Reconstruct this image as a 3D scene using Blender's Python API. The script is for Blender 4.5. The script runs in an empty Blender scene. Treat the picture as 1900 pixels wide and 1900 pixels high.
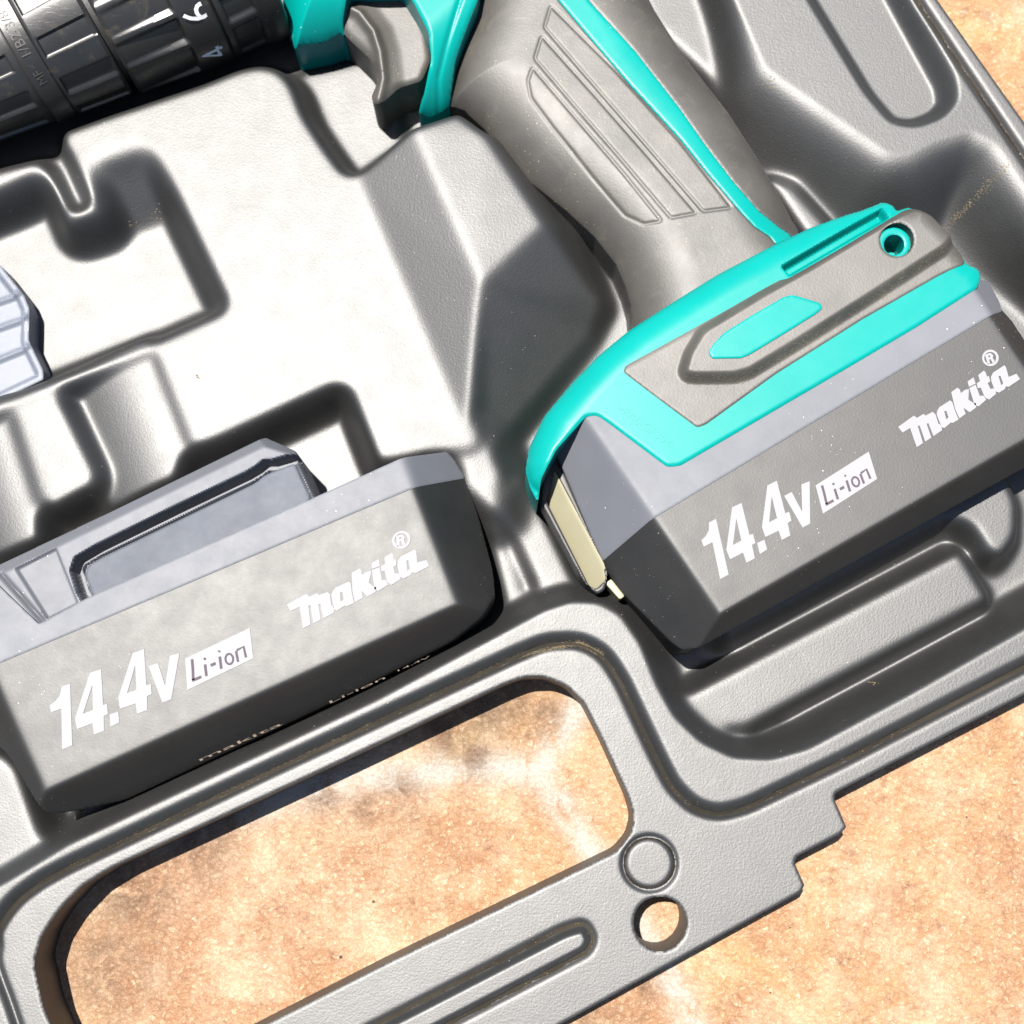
import bpy, math, random
import numpy as np
from mathutils import Vector, Matrix
from mathutils.geometry import tessellate_polygon

# ---------------------------------------------------------------- units
# 1 u = 0.12 mm.  The flange of the case lies at z = 0, the floor at z = GZ.
U = 0.00012
D = 2700.0
GZ = -122.0
K = 0.49                                  # depth scale of the moulded tray
TAU = math.radians(9.0)                   # the camera leans back from the vertical by this much
CAM = np.array([0.0, -D * math.sin(TAU), D * math.cos(TAU)])
RES = 3.0
random.seed(4)
rng = np.random.default_rng(7)
S = bpy.context.scene

# ---------------------------------------------------------------- camera
cd = bpy.data.cameras.new("camera")
cam = bpy.data.objects.new("camera", cd)
S.collection.objects.link(cam)
cam.location = tuple(CAM * U)
cam.rotation_euler = (TAU, 0, 0)
cd.sensor_width = 36
cd.lens = 36 * D / 1900.0
cd.clip_start = 0.01
cd.clip_end = 50
cd.dof.use_dof = True
cd.dof.focus_distance = (D - 95) * U
cd.dof.aperture_fstop = 17
S.camera = cam

# ---------------------------------------------------------------- light
SUN_EL, SUN_AZ = 76.0, (-0.70, 0.71)      # high sun from the left of the picture
w = bpy.data.worlds.new("World")
S.world = w
w.use_nodes = True
nt = w.node_tree
sky = nt.nodes.new("ShaderNodeTexSky")
sky.sky_type = 'NISHITA'
sky.sun_disc = False
sky.sun_elevation = math.radians(SUN_EL)
sky.sun_rotation = math.atan2(SUN_AZ[0], SUN_AZ[1])
nt.nodes["Background"].inputs[1].default_value = 0.05
nt.links.new(sky.outputs[0], nt.nodes["Background"].inputs[0])
sl = bpy.data.lights.new("sun", 'SUN')
sl.energy = 4.8
sl.angle = math.radians(0.55)
sl.color = (1.0, 0.955, 0.89)
sun = bpy.data.objects.new("sun", sl)
S.collection.objects.link(sun)
ce = math.cos(math.radians(SUN_EL))
az = np.array(SUN_AZ) / np.hypot(*SUN_AZ)
sd = Vector((az[0] * ce, az[1] * ce, math.sin(math.radians(SUN_EL))))
sun.rotation_euler = sd.to_track_quat('Z', 'Y').to_euler()
sun.location = sd * 2
S.view_settings.view_transform = 'Standard'
S.view_settings.look = 'None'
S.view_settings.exposure = 2.1
S.view_settings.gamma = 1
S.render.resolution_x = S.render.resolution_y = 1024

# ---------------------------------------------------------------- plan geometry
def plan(pts, z=0.0):
    """point of the photograph lying at height z -> plan position in u"""
    p = np.asarray(pts, float)
    a, b = p[:, 0] - 950.0, 950.0 - p[:, 1]
    ry, rz = D * math.sin(TAU) + b * math.cos(TAU), -D * math.cos(TAU) + b * math.sin(TAU)
    t = (z - CAM[2]) / rz
    return np.stack([CAM[0] + t * a, CAM[1] + t * ry], 1)

def planf(pts, zf):
    z = np.zeros(len(pts))
    for _ in range(4):
        q = plan(pts, z)
        z = zf(q[:, 0], q[:, 1])
    return q

def fillet(P, r, n=5):
    P = np.asarray(P, float); out = []
    m = len(P)
    for i in range(m):
        a, b, c = P[i - 1], P[i], P[(i + 1) % m]
        u, v = a - b, c - b
        lu, lv = np.hypot(*u), np.hypot(*v)
        if lu < 1e-6 or lv < 1e-6: continue
        t = min(r, lu * .45, lv * .45)
        p0, p1 = b + u / lu * t, b + v / lv * t
        for k in range(n + 1):
            s = k / n
            out.append((1 - s) ** 2 * p0 + 2 * s * (1 - s) * b + s * s * p1)
    return np.array(out)

def smooth_poly(P, n=6):
    P = np.asarray(P, float); out = []; m = len(P)
    for i in range(m):
        p0, p1, p2, p3 = P[i - 1], P[i], P[(i + 1) % m], P[(i + 2) % m]
        for k in range(n):
            t = k / n
            out.append(.5 * (2 * p1 + (p2 - p0) * t + (2 * p0 - 5 * p1 + 4 * p2 - p3) * t * t + (3 * p1 - p0 - 3 * p2 + p3) * t ** 3))
    return np.array(out)

def seg_dist(X, Y, P, closed=True):
    d2 = np.full(X.shape, 1e12)
    n = len(P)
    for i in range(n if closed else n - 1):
        a, b = P[i], P[(i + 1) % n]
        v = b - a; L = v @ v
        if L < 1e-9: continue
        t = np.clip(((X - a[0]) * v[0] + (Y - a[1]) * v[1]) / L, 0, 1)
        dx, dy = X - a[0] - t * v[0], Y - a[1] - t * v[1]
        np.minimum(d2, dx * dx + dy * dy, out=d2)
    return np.sqrt(d2)

def sdf(X, Y, P):
    d = seg_dist(X, Y, P)
    ins = np.zeros(X.shape, bool)
    n = len(P)
    for i in range(n):
        a, b = P[i], P[(i + 1) % n]
        if a[1] == b[1]: continue
        c = (a[1] > Y) != (b[1] > Y)
        ins ^= c & (X < (b[0] - a[0]) * (Y - a[1]) / (b[1] - a[1]) + a[0])
    return np.where(ins, -d, d)

def sdf_box(X, Y, P, m=90):
    """sdf on a grid, worked out only near the polygon"""
    out = np.full(X.shape, 1e3)
    xs, ys = X[0], Y[:, 0]
    i0, i1 = np.searchsorted(xs, [P[:, 0].min() - m, P[:, 0].max() + m])
    j0, j1 = np.searchsorted(ys, [P[:, 1].min() - m, P[:, 1].max() + m])
    if i1 > i0 and j1 > j0:
        out[j0:j1, i0:i1] = sdf(X[j0:j1, i0:i1], Y[j0:j1, i0:i1], P)
    return out

def sstep(t):
    t = np.clip(t, 0, 1); return t * t * (3 - 2 * t)

def blur(Z, sig):
    r = int(3 * sig + 1)
    k = np.exp(-.5 * (np.arange(-r, r + 1) / sig) ** 2); k /= k.sum()
    for ax in (0, 1):
        Zp = np.pad(Z, [(r, r) if a == ax else (0, 0) for a in (0, 1)], mode='edge')
        o = np.zeros_like(Z)
        for i, kk in enumerate(k):
            o += kk * (Zp[i:i + Z.shape[0]] if ax == 0 else Zp[:, i:i + Z.shape[1]])
        Z = o
    return Z

# ---------------------------------------------------------------- objects
def tag(o, **k):
    for a, b in k.items(): o[a] = b
    return o

def empty(name, loc_u, **k):
    o = bpy.data.objects.new(name, None)
    S.collection.objects.link(o)
    o.location = Vector(loc_u) * U
    o.empty_display_size = .01
    return tag(o, **k)

def link(name, me, mat, parent=None):
    o = bpy.data.objects.new(name, me)
    S.collection.objects.link(o)
    if mat: me.materials.append(mat)
    if parent:
        o.parent = parent
        w = Matrix.Identity(4)
        q = parent
        while q: w = Matrix.Translation(q.location) @ w; q = q.parent
        # geometry is written in world coordinates: cancel the parents' offset
        me.transform(w.inverted())
    return o

def mesh_np(name, V, Q, T=None, sharp=40):
    V = np.asarray(V, np.float32) * U
    Q = np.asarray(Q, np.int32).reshape(-1, 4)
    T = np.zeros((0, 3), np.int32) if T is None or len(T) == 0 else np.asarray(T, np.int32).reshape(-1, 3)
    me = bpy.data.meshes.new(name)
    me.vertices.add(len(V)); me.vertices.foreach_set("co", V.ravel())
    me.loops.add(Q.size + T.size)
    me.loops.foreach_set("vertex_index", np.concatenate([Q.ravel(), T.ravel()]))
    me.polygons.add(len(Q) + len(T))
    st = np.concatenate([np.arange(len(Q)) * 4, Q.size + np.arange(len(T)) * 3]).astype(np.int32)
    me.polygons.foreach_set("loop_start", st)
    me.polygons.foreach_set("use_smooth", np.ones(len(st), bool))
    me.update(calc_edges=True)
    if sharp: me.set_sharp_from_angle(angle=math.radians(sharp))
    return me

def resample(P, step=5.0):
    out = []
    for a, b in zip(P, np.roll(P, -1, 0)):
        k = max(1, int(np.hypot(*(b - a)) / step))
        out += [a + (b - a) * i / k for i in range(k)]
    return np.array(out)

def grid_at(X, Y, Z, P):
    h = X[0, 1] - X[0, 0]
    fx = np.clip((P[:, 0] - X[0, 0]) / h, 0, X.shape[1] - 1.001); fy = np.clip((P[:, 1] - Y[0, 0]) / h, 0, X.shape[0] - 1.001)
    i, j = fx.astype(int), fy.astype(int); u, v = fx - i, fy - j
    return (Z[j, i] * (1 - u) + Z[j, i + 1] * u) * (1 - v) + (Z[j + 1, i] * (1 - u) + Z[j + 1, i + 1] * u) * v

def grid_mesh(name, X, Y, Z, d, zbot, sharp=40, curves=()):
    X0, Y0 = X, Y
    """keep the part of a height grid where d<0, cut along d=0, walls down to zbot"""
    h = X[0, 1] - X[0, 0]
    gy, gx = np.gradient(d, h)
    g2 = np.maximum(np.hypot(gx, gy), 1e-3)
    snap = np.abs(d) < .5 * h
    dd = np.where(snap, d, 0)
    X = X - dd * gx / g2; Y = Y - dd * gy / g2
    s = np.where(snap, 0, np.sign(d)).astype(int)
    ny, nx = X.shape
    idx = np.arange(ny * nx).reshape(ny, nx)
    c = np.stack([idx[:-1, :-1], idx[:-1, 1:], idx[1:, 1:], idx[1:, :-1]], -1).reshape(-1, 4)
    sc = s.ravel()[c]
    pos = (sc > 0).sum(1); neg = (sc < 0).sum(1)
    Q = c[(pos == 0) & (neg > 0)]
    tm = (pos == 1) & (neg > 0)
    ct, st_ = c[tm], sc[tm]
    T = []
    for k in range(4):
        m = st_[:, k] > 0
        T.append(ct[m][:, [(k + 1) % 4, (k + 2) % 4, (k + 3) % 4]])
    T = np.concatenate(T) if T else np.zeros((0, 3), int)
    V = np.stack([X.ravel(), Y.ravel(), Z.ravel()], 1)
    used = np.unique(np.concatenate([Q.ravel(), T.ravel()]))
    zbot = zbot if zbot < GZ + .6 and zbot >= GZ else max(zbot, GZ + 10)
    mp = -np.ones(len(V), int); mp[used] = np.arange(len(used))
    V = V[used]; Q = mp[Q]; T = mp[T]
    Vs, Qs = [V], [Q]; n0 = len(V)
    for c_ in curves:
        c_ = resample(np.asarray(c_, float)); n = len(c_)
        zt = grid_at(X0, Y0, Z, c_)
        Vs += [np.c_[c_, zt], np.c_[c_, np.minimum(zbot, zt - .5)]]
        i = np.arange(n); k = (i + 1) % n
        Qs.append(np.stack([n0 + i, n0 + n + i, n0 + n + k, n0 + k], 1))
        n0 += 2 * n
    return mesh_np(name, np.concatenate(Vs), np.concatenate(Qs), T, sharp)

def relief(name, poly, zf, zbot, mat, parent=None, rnd=6.0, res=RES, holes=(), rz=None, inplan=False, drop=1.0, sharp=40):
    """solid whose outline is `poly` (photo points) and whose top is zf(x, y) with a rounded edge"""
    P = poly if inplan else planf(poly, zf)
    H = [h if inplan else planf(h, zf) for h in holes]
    x = np.arange(P[:, 0].min() - 2 * res, P[:, 0].max() + 3 * res, res)
    y = np.arange(P[:, 1].min() - 2 * res, P[:, 1].max() + 3 * res, res)
    X, Y = np.meshgrid(x, y)
    d = sdf(X, Y, P)
    for h in H: d = np.maximum(d, -sdf(X, Y, h))
    Z = zf(X, Y)
    if rz is not None: Z = rz(X, Y, d, Z)
    t = .12 + .88 * np.clip(-d / rnd, 0, 1)
    Z = Z - drop * rnd * (1 - np.sqrt(np.maximum(0, 1 - (1 - t) ** 2)))
    return link(name, grid_mesh(name, X, Y, Z, d, zbot, sharp, [P] + H), mat, parent)

def plane_f(a, b, c):
    """height function of the plane through three photo points (px, py, z)"""
    Q = [np.append(plan([p[:2]], p[2])[0], p[2]) for p in (a, b, c)]
    n = np.cross(Q[1] - Q[0], Q[2] - Q[0])
    return lambda X, Y: Q[0][2] - (n[0] * (X - Q[0][0]) + n[1] * (Y - Q[0][1])) / n[2]

def softmin(fs, k=5.0):
    def f(X, Y):
        A = np.stack([np.asarray(g(X, Y)) + 0 * X for g in fs])
        m = A.min(0)
        return m - k * np.log(np.exp(-(A - m) / k).sum(0))
    return f

# ---------------------------------------------------------------- materials
class M:
    def __init__(s, name):
        s.m = bpy.data.materials.new(name); s.m.use_nodes = True
        s.t = s.m.node_tree; s.n = s.t.nodes; s.b = s.n["Principled BSDF"]
        s.co = s.n.new("ShaderNodeTexCoord").outputs["Object"]
    def node(s, k, **p):
        n = s.n.new(k)
        for a, b in p.items(): setattr(n, a, b)
        return n
    def l(s, a, b): s.t.links.new(a, b)
    def noise(s, scale, detail=3, rough=.55, dist=0, co=None):
        n = s.node("ShaderNodeTexNoise"); n.inputs["Scale"].default_value = scale
        n.inputs["Detail"].default_value = detail; n.inputs["Roughness"].default_value = rough
        n.inputs["Distortion"].default_value = dist
        s.l(co or s.co, n.inputs["Vector"]); return n.outputs["Fac"]
    def ramp(s, v, a, b, lo=0., hi=1.):
        r = s.node("ShaderNodeMapRange"); r.inputs[1].default_value = a; r.inputs[2].default_value = b
        r.inputs[3].default_value = lo; r.inputs[4].default_value = hi
        s.l(v, r.inputs[0]); return r.outputs[0]
    def math(s, op, a, b):
        n = s.node("ShaderNodeMath", operation=op)
        for i, v in enumerate((a, b)):
            if isinstance(v, (int, float)): n.inputs[i].default_value = v
            else: s.l(v, n.inputs[i])
        return n.outputs[0]
    def mix(s, f, a, b):
        n = s.node("ShaderNodeMix", data_type='RGBA')
        if isinstance(f, (int, float)): n.inputs[0].default_value = f
        else: s.l(f, n.inputs[0])
        for i, v in ((6, a), (7, b)):
            if isinstance(v, (tuple, list)): n.inputs[i].default_value = (*v[:3], 1)
            else: s.l(v, n.inputs[i])
        return n.outputs[2]
    def bump(s, h, strength, dist, prev=None):
        n = s.node("ShaderNodeBump"); n.inputs["Strength"].default_value = strength
        n.inputs["Distance"].default_value = dist
        s.l(h, n.inputs["Height"])
        if prev: s.l(prev, n.inputs["Normal"])
        return n.outputs[0]
    def specks(s, scale, size, keep):
        """scattered dust grains: 1 on a grain, 0 off it"""
        v = s.node("ShaderNodeTexVoronoi"); v.inputs["Scale"].default_value = scale
        s.l(s.co, v.inputs["Vector"])
        sep = s.node("ShaderNodeSeparateColor"); s.l(v.outputs["Color"], sep.inputs[0])
        k = s.math('LESS_THAN', sep.outputs[0], keep)
        rad = s.math('MULTIPLY', sep.outputs[1], size)
        return s.math('MULTIPLY', s.math('LESS_THAN', v.outputs["Distance"], rad), k)

def plastic(name, col, rough, grain=2600, gs=.25, gd=.00006, var=.25, dust=.05, scratch=0.0, spec=.5, rv=.05, wear=None, dustcol=(.55, .5, .42)):
    m = M(name)
    f = m.ramp(m.noise(60, 4), .3, .7)
    c = m.mix(f, tuple(x * (1 - var) for x in col), tuple(x * (1 + var) for x in col))
    if wear:
        wf = m.ramp(m.noise(110, 5, .7, .6), wear[1], wear[1] + .12, 0, wear[2])
        c = m.mix(wf, c, wear[0])
    if dust:
        pm = m.ramp(m.noise(38, 3), .50, .58)
        sp = m.math('MAXIMUM', m.specks(1700, .24, dust * .5), m.specks(3600, .36, dust * 1.3))
        sp = m.math('MULTIPLY', sp, pm)
        c = m.mix(sp, c, dustcol)
    m.l(c, m.b.inputs["Base Color"])
    r = m.ramp(m.noise(190, 5, .65), .25, .75, rough - rv, rough + rv)
    m.l(r, m.b.inputs["Roughness"])
    m.b.inputs["Specular IOR Level"].default_value = spec
    n = m.bump(m.noise(grain, 3, .6), gs, gd)
    if scratch:
        mp = m.node("ShaderNodeMapping"); mp.inputs["Scale"].default_value = (1, 14, 1)
        mp.inputs["Rotation"].default_value = (0, 0, .9)
        m.l(m.co, mp.inputs[0])
        sc = m.ramp(m.noise(260, 4, .7, .4, mp.outputs[0]), .60, .74)
        n = m.bump(sc, scratch, .00008, n)
    m.l(n, m.b.inputs["Normal"])
    return m.m

MAT = {}
MAT['case'] = plastic("case_plastic", (.0040, .0040, .0038), .54, 2100, .52, .00011, .15, .006, .06, spec=.74, rv=.022, dustcol=(.2, .18, .15))
MAT['bat'] = plastic("battery_black_plastic", (.0055, .0053, .0050), .535, 2100, .32, .00008, .3, .012, .05, spec=.45, rv=.03, dustcol=(.3, .27, .22))
MAT['batgrey'] = plastic("battery_grey_plastic", (.058, .061, .070), .60, 2400, .2, .00006, .08, .008, .08, spec=.3)
MAT['inner'] = plastic("slate_grey_plastic", (.034, .039, .050), .60, 2400, .2, .00006, .12, .01, .1, spec=.2)
MAT['rubber'] = plastic("grip_rubber", (.024, .0215, .018), .585, 2000, .5, .00010, .35, .02, 0, spec=.62, rv=.03, wear=((.050, .045, .035), .54, .35), dustcol=(.25, .21, .14))
MAT['teal'] = plastic("teal_plastic", (.000, .122, .110), .36, 900, .08, .00005, .04, .005, 0, spec=.14, wear=((.02, .36, .28), .72, .5))
MAT['chuck'] = plastic("chuck_plastic", (.0075, .007, .0062), .40, 1800, .25, .00006, .3, .012, .2, spec=.55, wear=((.05, .04, .024), .58, .6), dustcol=(.3, .26, .2))
MAT['white'] = plastic("white_print", (.135, .135, .141), .6, 2000, .1, .00003, .02, 0, spec=.12)
MAT['numeral'] = plastic("numeral_paint", (.42, .42, .42), .6, 2000, .1, .00003, .1, 0, spec=.1)
MAT['ink'] = plastic("grey_print", (.042, .034, .042), .7, 2000, .1, .00003, .02, 0, spec=.08)
MAT['tanink'] = plastic("tan_print", (.40, .30, .21), .5, 2000, .1, .00003, .1, 0)
MAT['cream'] = plastic("cream_plastic", (.150, .140, .095), .45, 1500, .1, .00004, .08, .01, spec=.25)
MAT['steel'] = plastic("screw_steel", (.5, .5, .5), .3, 1500, .1, .00004, .1, 0)
MAT['steel'].node_tree.nodes["Principled BSDF"].inputs["Metallic"].default_value = 1
MAT['dust'] = plastic("caked_dust", (.07, .06, .035), .7, 900, .8, .0002, .6, .2, 0, dustcol=(.3, .26, .16))

def milky():
    m = M("frosted_plastic")
    m.b.inputs["Base Color"].default_value = (.085, .094, .115, 1)
    m.b.inputs["Roughness"].default_value = .5
    m.b.inputs["Specular IOR Level"].default_value = .2
    m.b.inputs["Transmission Weight"].default_value = .1
    m.b.inputs["Subsurface Weight"].default_value = .4
    m.b.inputs["Subsurface Radius"].default_value = (.004, .004, .005)
    m.l(m.bump(m.noise(500, 3), .15, .0001), m.b.inputs["Normal"])
    return m.m
MAT['milky'] = milky()

def floor_mat():
    m = M("stone_look_tile")
    at = m.node("ShaderNodeAttribute", attribute_name="print_colour")
    n1 = m.noise(210, 6, .72, .5)
    n2 = m.noise(950, 4, .7, 1.2)
    n3 = m.noise(45, 4, .6, 1.2)
    mp = m.node('ShaderNodeMapping'); mp.inputs['Scale'].default_value = (1, 2.4, 1); mp.inputs['Rotation'].default_value = (0, 0, 1.15)
    m.l(m.co, mp.inputs[0])
    n4 = m.noise(300, 6, .8, .6, mp.outputs[0])
    c = m.mix(m.ramp(n3, .36, .60, 0, .85), at.outputs["Color"], (.46, .21, .085))
    c = m.mix(m.ramp(n1, .46, .66, 0, .50), c, (.66, .47, .27))
    c = m.mix(m.ramp(n4, .52, .66, 0, .55), c, (.34, .165, .085))
    c = m.mix(m.ramp(n2, .54, .68, 0, .75), c, (.95, .72, .48))
    c = m.mix(m.ramp(m.noise(300, 5, .75, .3), .56, .68, 0, .6), c, (.27, .115, .06))
    c = m.mix(m.ramp(m.noise(60, 6, .75, .2), .48, .66, 0, .40), c, (.98, .80, .56))
    c = m.mix(m.specks(420, .16, .06), c, (.10, .05, .03))
    # cement-coloured veins are added on top
    va = m.node("ShaderNodeAttribute", attribute_name="vein")
    vf = m.math('MULTIPLY', va.outputs["Fac"], m.ramp(m.noise(140, 5, .7, .5), .30, .52))
    c = m.mix(m.math('MULTIPLY', vf, 1.0), c, (.66, .60, .52))
    da = m.node("ShaderNodeAttribute", attribute_name="stain_shade")
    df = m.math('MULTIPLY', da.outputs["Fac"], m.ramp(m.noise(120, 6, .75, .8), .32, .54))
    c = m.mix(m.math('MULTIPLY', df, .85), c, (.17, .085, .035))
    gm = m.node("ShaderNodeVectorMath", operation='MULTIPLY'); gm.inputs[1].default_value = (.31, .305, .30)
    m.l(c, gm.inputs[0]); c = gm.outputs[0]
    m.l(c, m.b.inputs["Base Color"])
    m.b.inputs["Roughness"].default_value = .62
    h = m.math('ADD', m.ramp(n2, .3, .75), m.math('MULTIPLY', n1, .8))
    m.l(m.bump(h, .8, .0004), m.b.inputs["Normal"])
    return m.m
MAT['floor'] = floor_mat()

# ---------------------------------------------------------------- floor
def build_floor():
    c = np.concatenate([[-9000, -4000], np.arange(-1500, 1501, 10), [4000, 9000]])
    X, Y = np.meshgrid(c, c)
    ny, nx = X.shape
    idx = np.arange(nx * ny).reshape(ny, nx)
    Q = np.stack([idx[:-1, :-1], idx[:-1, 1:], idx[1:, 1:], idx[1:, :-1]], -1).reshape(-1, 4)
    me = mesh_np("floor", np.stack([X.ravel(), Y.ravel(), np.full(X.size, GZ)], 1), Q, None, 0)
    col = np.zeros(X.shape + (4,)); col[..., :3] = (.60, .34, .15); col[..., 3] = 1
    blobs = [((420, 1700), 330, (.60, .36, .22), .9), ((700, 1550), 200, (.55, .34, .19), .8), ((1130, 1450), 90, (.66, .36, .12), .9),
             ((1160, 1850), 90, (.46, .22, .12), .9), ((1450, 1800), 260, (.66, .40, .15), .8), ((1700, 1600), 300, (.62, .36, .17), .8),
             ((1800, 80), 160, (.68, .42, .14), .9), ((860, 1340), 120, (.50, .33, .14), .8), ((1880, 1400), 150, (.64, .36, .16), .7)]
    for (p, r, cc, s) in blobs:
        q = plan([p], GZ)[0]
        f = np.exp(-((X - q[0]) ** 2 + (Y - q[1]) ** 2) / (r * r)) * s
        for k in range(3): col[..., k] += f * (cc[k] - col[..., k])
    veins = [([(-200, 1620), (300, 1540), (560, 1470), (700, 1440), (880, 1425), (1005, 1432)], 34),
             ([(1005, 1432), (1045, 1360), (1085, 1285), (1120, 1180), (1300, 900)], 28),
             ([(1005, 1432), (1050, 1510), (1110, 1600), (1170, 1690), (1215, 1770), (1260, 1850), (1310, 1960), (1330, 2100)], 27),
             ([(2100, -300), (2000, 150), (2150, 700)], 30)]
    v = np.zeros(X.shape)
    for p, wd in veins:
        v = np.maximum(v, np.exp(-(seg_dist(X, Y, plan(p, GZ), False) / wd) ** 2))
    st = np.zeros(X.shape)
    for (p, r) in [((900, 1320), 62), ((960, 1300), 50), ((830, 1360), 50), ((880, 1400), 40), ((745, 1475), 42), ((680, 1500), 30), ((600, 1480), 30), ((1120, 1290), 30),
                   ((1140, 1870), 50), ((1190, 1830), 30), ((1165, 1440), 20), ((360, 1560), 80), ((250, 1650), 90), ((200, 1800), 90), ((420, 1500), 50), ((1100, 1890), 60), ((1010, 1330), 40)]:  # spots at the opening's left end paint its shadow; others are brown patches
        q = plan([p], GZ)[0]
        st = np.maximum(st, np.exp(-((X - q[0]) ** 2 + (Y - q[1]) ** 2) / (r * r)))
    a = me.attributes.new("print_colour", 'FLOAT_COLOR', 'POINT'); a.data.foreach_set("color", col.astype(np.float32).ravel())
    a = me.attributes.new("vein", 'FLOAT', 'POINT'); a.data.foreach_set("value", v.astype(np.float32).ravel())
    a = me.attributes.new("stain_shade", 'FLOAT', 'POINT'); a.data.foreach_set("value", st.astype(np.float32).ravel())
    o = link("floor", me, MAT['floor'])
    tag(o, kind="structure", label="peach and brown stone look tile floor under the open case")
build_floor()

# ---------------------------------------------------------------- the case
def build_case():
    x = np.arange(-1260, 1261, RES)
    X, Y = np.meshgrid(x, x)
    kz = lambda z: z * K if z < 0 else z
    def depress(Z, poly, z, wd, r=14, at=0.0, zf=None):
        z, at = kz(z), kz(at)
        P = plan(fillet(poly, r), at)
        d = sdf_box(X, Y, P)
        s = sstep(-d / wd)
        return Z + ((z if zf is None else zf) - Z) * s
    def rise(Z, poly, z, wd, r=14, zf=None):
        z = kz(z)
        P = plan(fillet(poly, r), z)
        d = sdf_box(X, Y, P)
        s = sstep(1 - d / wd)
        T = z if zf is None else zf
        return np.where(s > 0, np.maximum(Z, Z + (T - Z) * s), Z)
    # rounded lip round the inside, bounded by a groove
    groove = [(-300, 1860), (-20, 1760), (0, 1712), (30, 1672), (75, 1638), (130, 1608), (500, 1432), (960, 1217), (1015, 1194), (1075, 1192), (1118, 1214), (1150, 1262),
              (1215, 1400), (1247, 1462), (1287, 1500), (1332, 1513), (1385, 1500), (1560, 1415), (1900, 1238), (2330, 1010), (2350, 960), (1704, 0), (1560, -300)]
    global GROOVE
    groove = fillet(groove[:], 22, 4).tolist()
    groove = groove[5:-5]
    GROOVE = groove
    lip = groove + [(1200, -500), (-500, -500), (-500, 1900)]
    Z = np.zeros(X.shape)
    dl = sdf(X, Y, plan(lip, 0))
    Z += 15 * sstep(-(dl - 3) / 26) - 14 * np.exp(-(dl / 7.5) ** 2)
    # left branch of the groove, down the handle's far side
    gl = plan([(-40, 1700), (-8, 1745), (-8, 1790), (20, 1870), (60, 1990), (100, 2100)], 0)
    Z -= 13 * np.exp(-(seg_dist(X, Y, smooth_poly(gl, 5)[:-10], False) / 7) ** 2)
    inner = [(-400, 1800), (0, 1645), (130, 1567), (400, 1440), (700, 1300), (940, 1172), (1010, 1134), (1060, 1118), (1110, 1120), (1150, 1142), (1187, 1195), (1217, 1270),
             (1250, 1330), (1300, 1378), (1360, 1407), (1430, 1410), (1500, 1390), (1700, 1282), (1900, 1168), (2200, 1002), (2240, 940), (2210, 850), (1900, 350), (1850, 272),
             (1800, 245), (1740, 262), (1690, 288), (1650, 290), (1420, 130), (1360, 0), (1270, -200), (1200, -600), (-600, -600), (-600, 1850)]
    Pin = plan(fillet(inner, 12), 5)
    din = sdf(X, Y, Pin)
    # the wall is wide and slanting at the upper right, steeper elsewhere
    q = plan([(1560, 330)], 0)[0]
    far = np.exp(-(np.hypot((X - q[0]) / 420, (Y - q[1]) / 330)) ** 4)
    Z += (-235 * K - Z) * sstep(-din / (62 + 110 * far))
    flat_in = din
    # central plateau
    P1 = [(-400, 420), (118, 243), (200, 213), (380, 153), (440, 128), (480, 119), (515, 126), (540, 152), (565, 215), (605, 275), (640, 322), (668, 330), (742, 500), (810, 650), (892, 800),
          (885, 832), (800, 840), (745, 853), (702, 860), (648, 722), (622, 714), (400, 818), (357, 832), (285, 648), (-400, 930)]
    Z = rise(Z, P1, -25, 34, 16)
    Z = depress(Z, [(-400, 250), (60, 200), (118, 232), (112, 262), (128, 288), (62, 287), (0, 302), (-400, 425)], -235, 26, 10, -25)
    R1 = [(296, 290), (424, 560), (415, 580), (289, 636), (0, 746), (-400, 900), (-400, 470), (0, 345), (58, 318), (88, 326), (108, 360), (128, 408), (180, 392), (150, 300), (158, 288), (240, 255), (280, 262)]
    ta, tb = plan([(-10, 415), (320, 402)], -100)
    nv = np.array([tb[1] - ta[1], ta[0] - tb[0]]); nv /= np.hypot(*nv)
    qa, qb = plan([(160, 462), (325, 402)], -100)
    nv2 = np.array([-(qb - qa)[1], (qb - qa)[0]]); nv2 /= np.hypot(*nv2)
    up2 = (X - qa[0]) * nv2[0] + (Y - qa[1]) * nv2[1]
    ra, rb = plan([(0, 436), (112, 384)], -100)
    nv3 = np.array([-(rb - ra)[1], (rb - ra)[0]]); nv3 /= np.hypot(*nv3)
    up3 = (X - ra[0]) * nv3[0] + (Y - ra[1]) * nv3[1]
    xm = plan([(140, 400)], -100)[0][0]
    up = np.where(X > xm, up2, up3 * 1.3)
    slope = -225 * K + np.clip(up, 0, 999) * .78
    Z = depress(Z, R1, -225, 50, 12, -25, zf=np.minimum(slope, -20))
    Z = depress(Z, [(-400, 430), (0, 300), (60, 284), (112, 270), (130, 290), (170, 378), (150, 396), (130, 388), (97, 318), (74, 300), (0, 318), (-400, 450)], -80, 7, 8, -60)
    # convex saddles and pad beside the plateau
    def saddle(Z, P, o, dr, ln, z0, z1):
        q = plan([o], -80)[0]; v = np.array([dr[0], -dr[1]]) / np.hypot(*dr)
        t = np.clip(((X - q[0]) * v[0] + (Y - q[1]) * v[1]) / ln, 0, 1)
        T = K * (z0 + (z1 - z0) * np.sin(t * np.pi / 2))
        d = sdf_box(X, Y, plan(fillet(P, 10), -80))
        return np.where(d < 30, np.maximum(Z, Z + (T - Z) * sstep(1 - d / 24)), Z)
    Z = saddle(Z, [(130, 705), (285, 640), (362, 836), (340, 900), (205, 950)], (150, 850), (.93, -.36), 175, -150, -42)
    Z = saddle(Z, [(-90, 790), (28, 745), (88, 930), (90, 1010), (0, 1040), (-90, 1000)], (-90, 900), (.93, -.36), 140, -130, -55)
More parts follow.
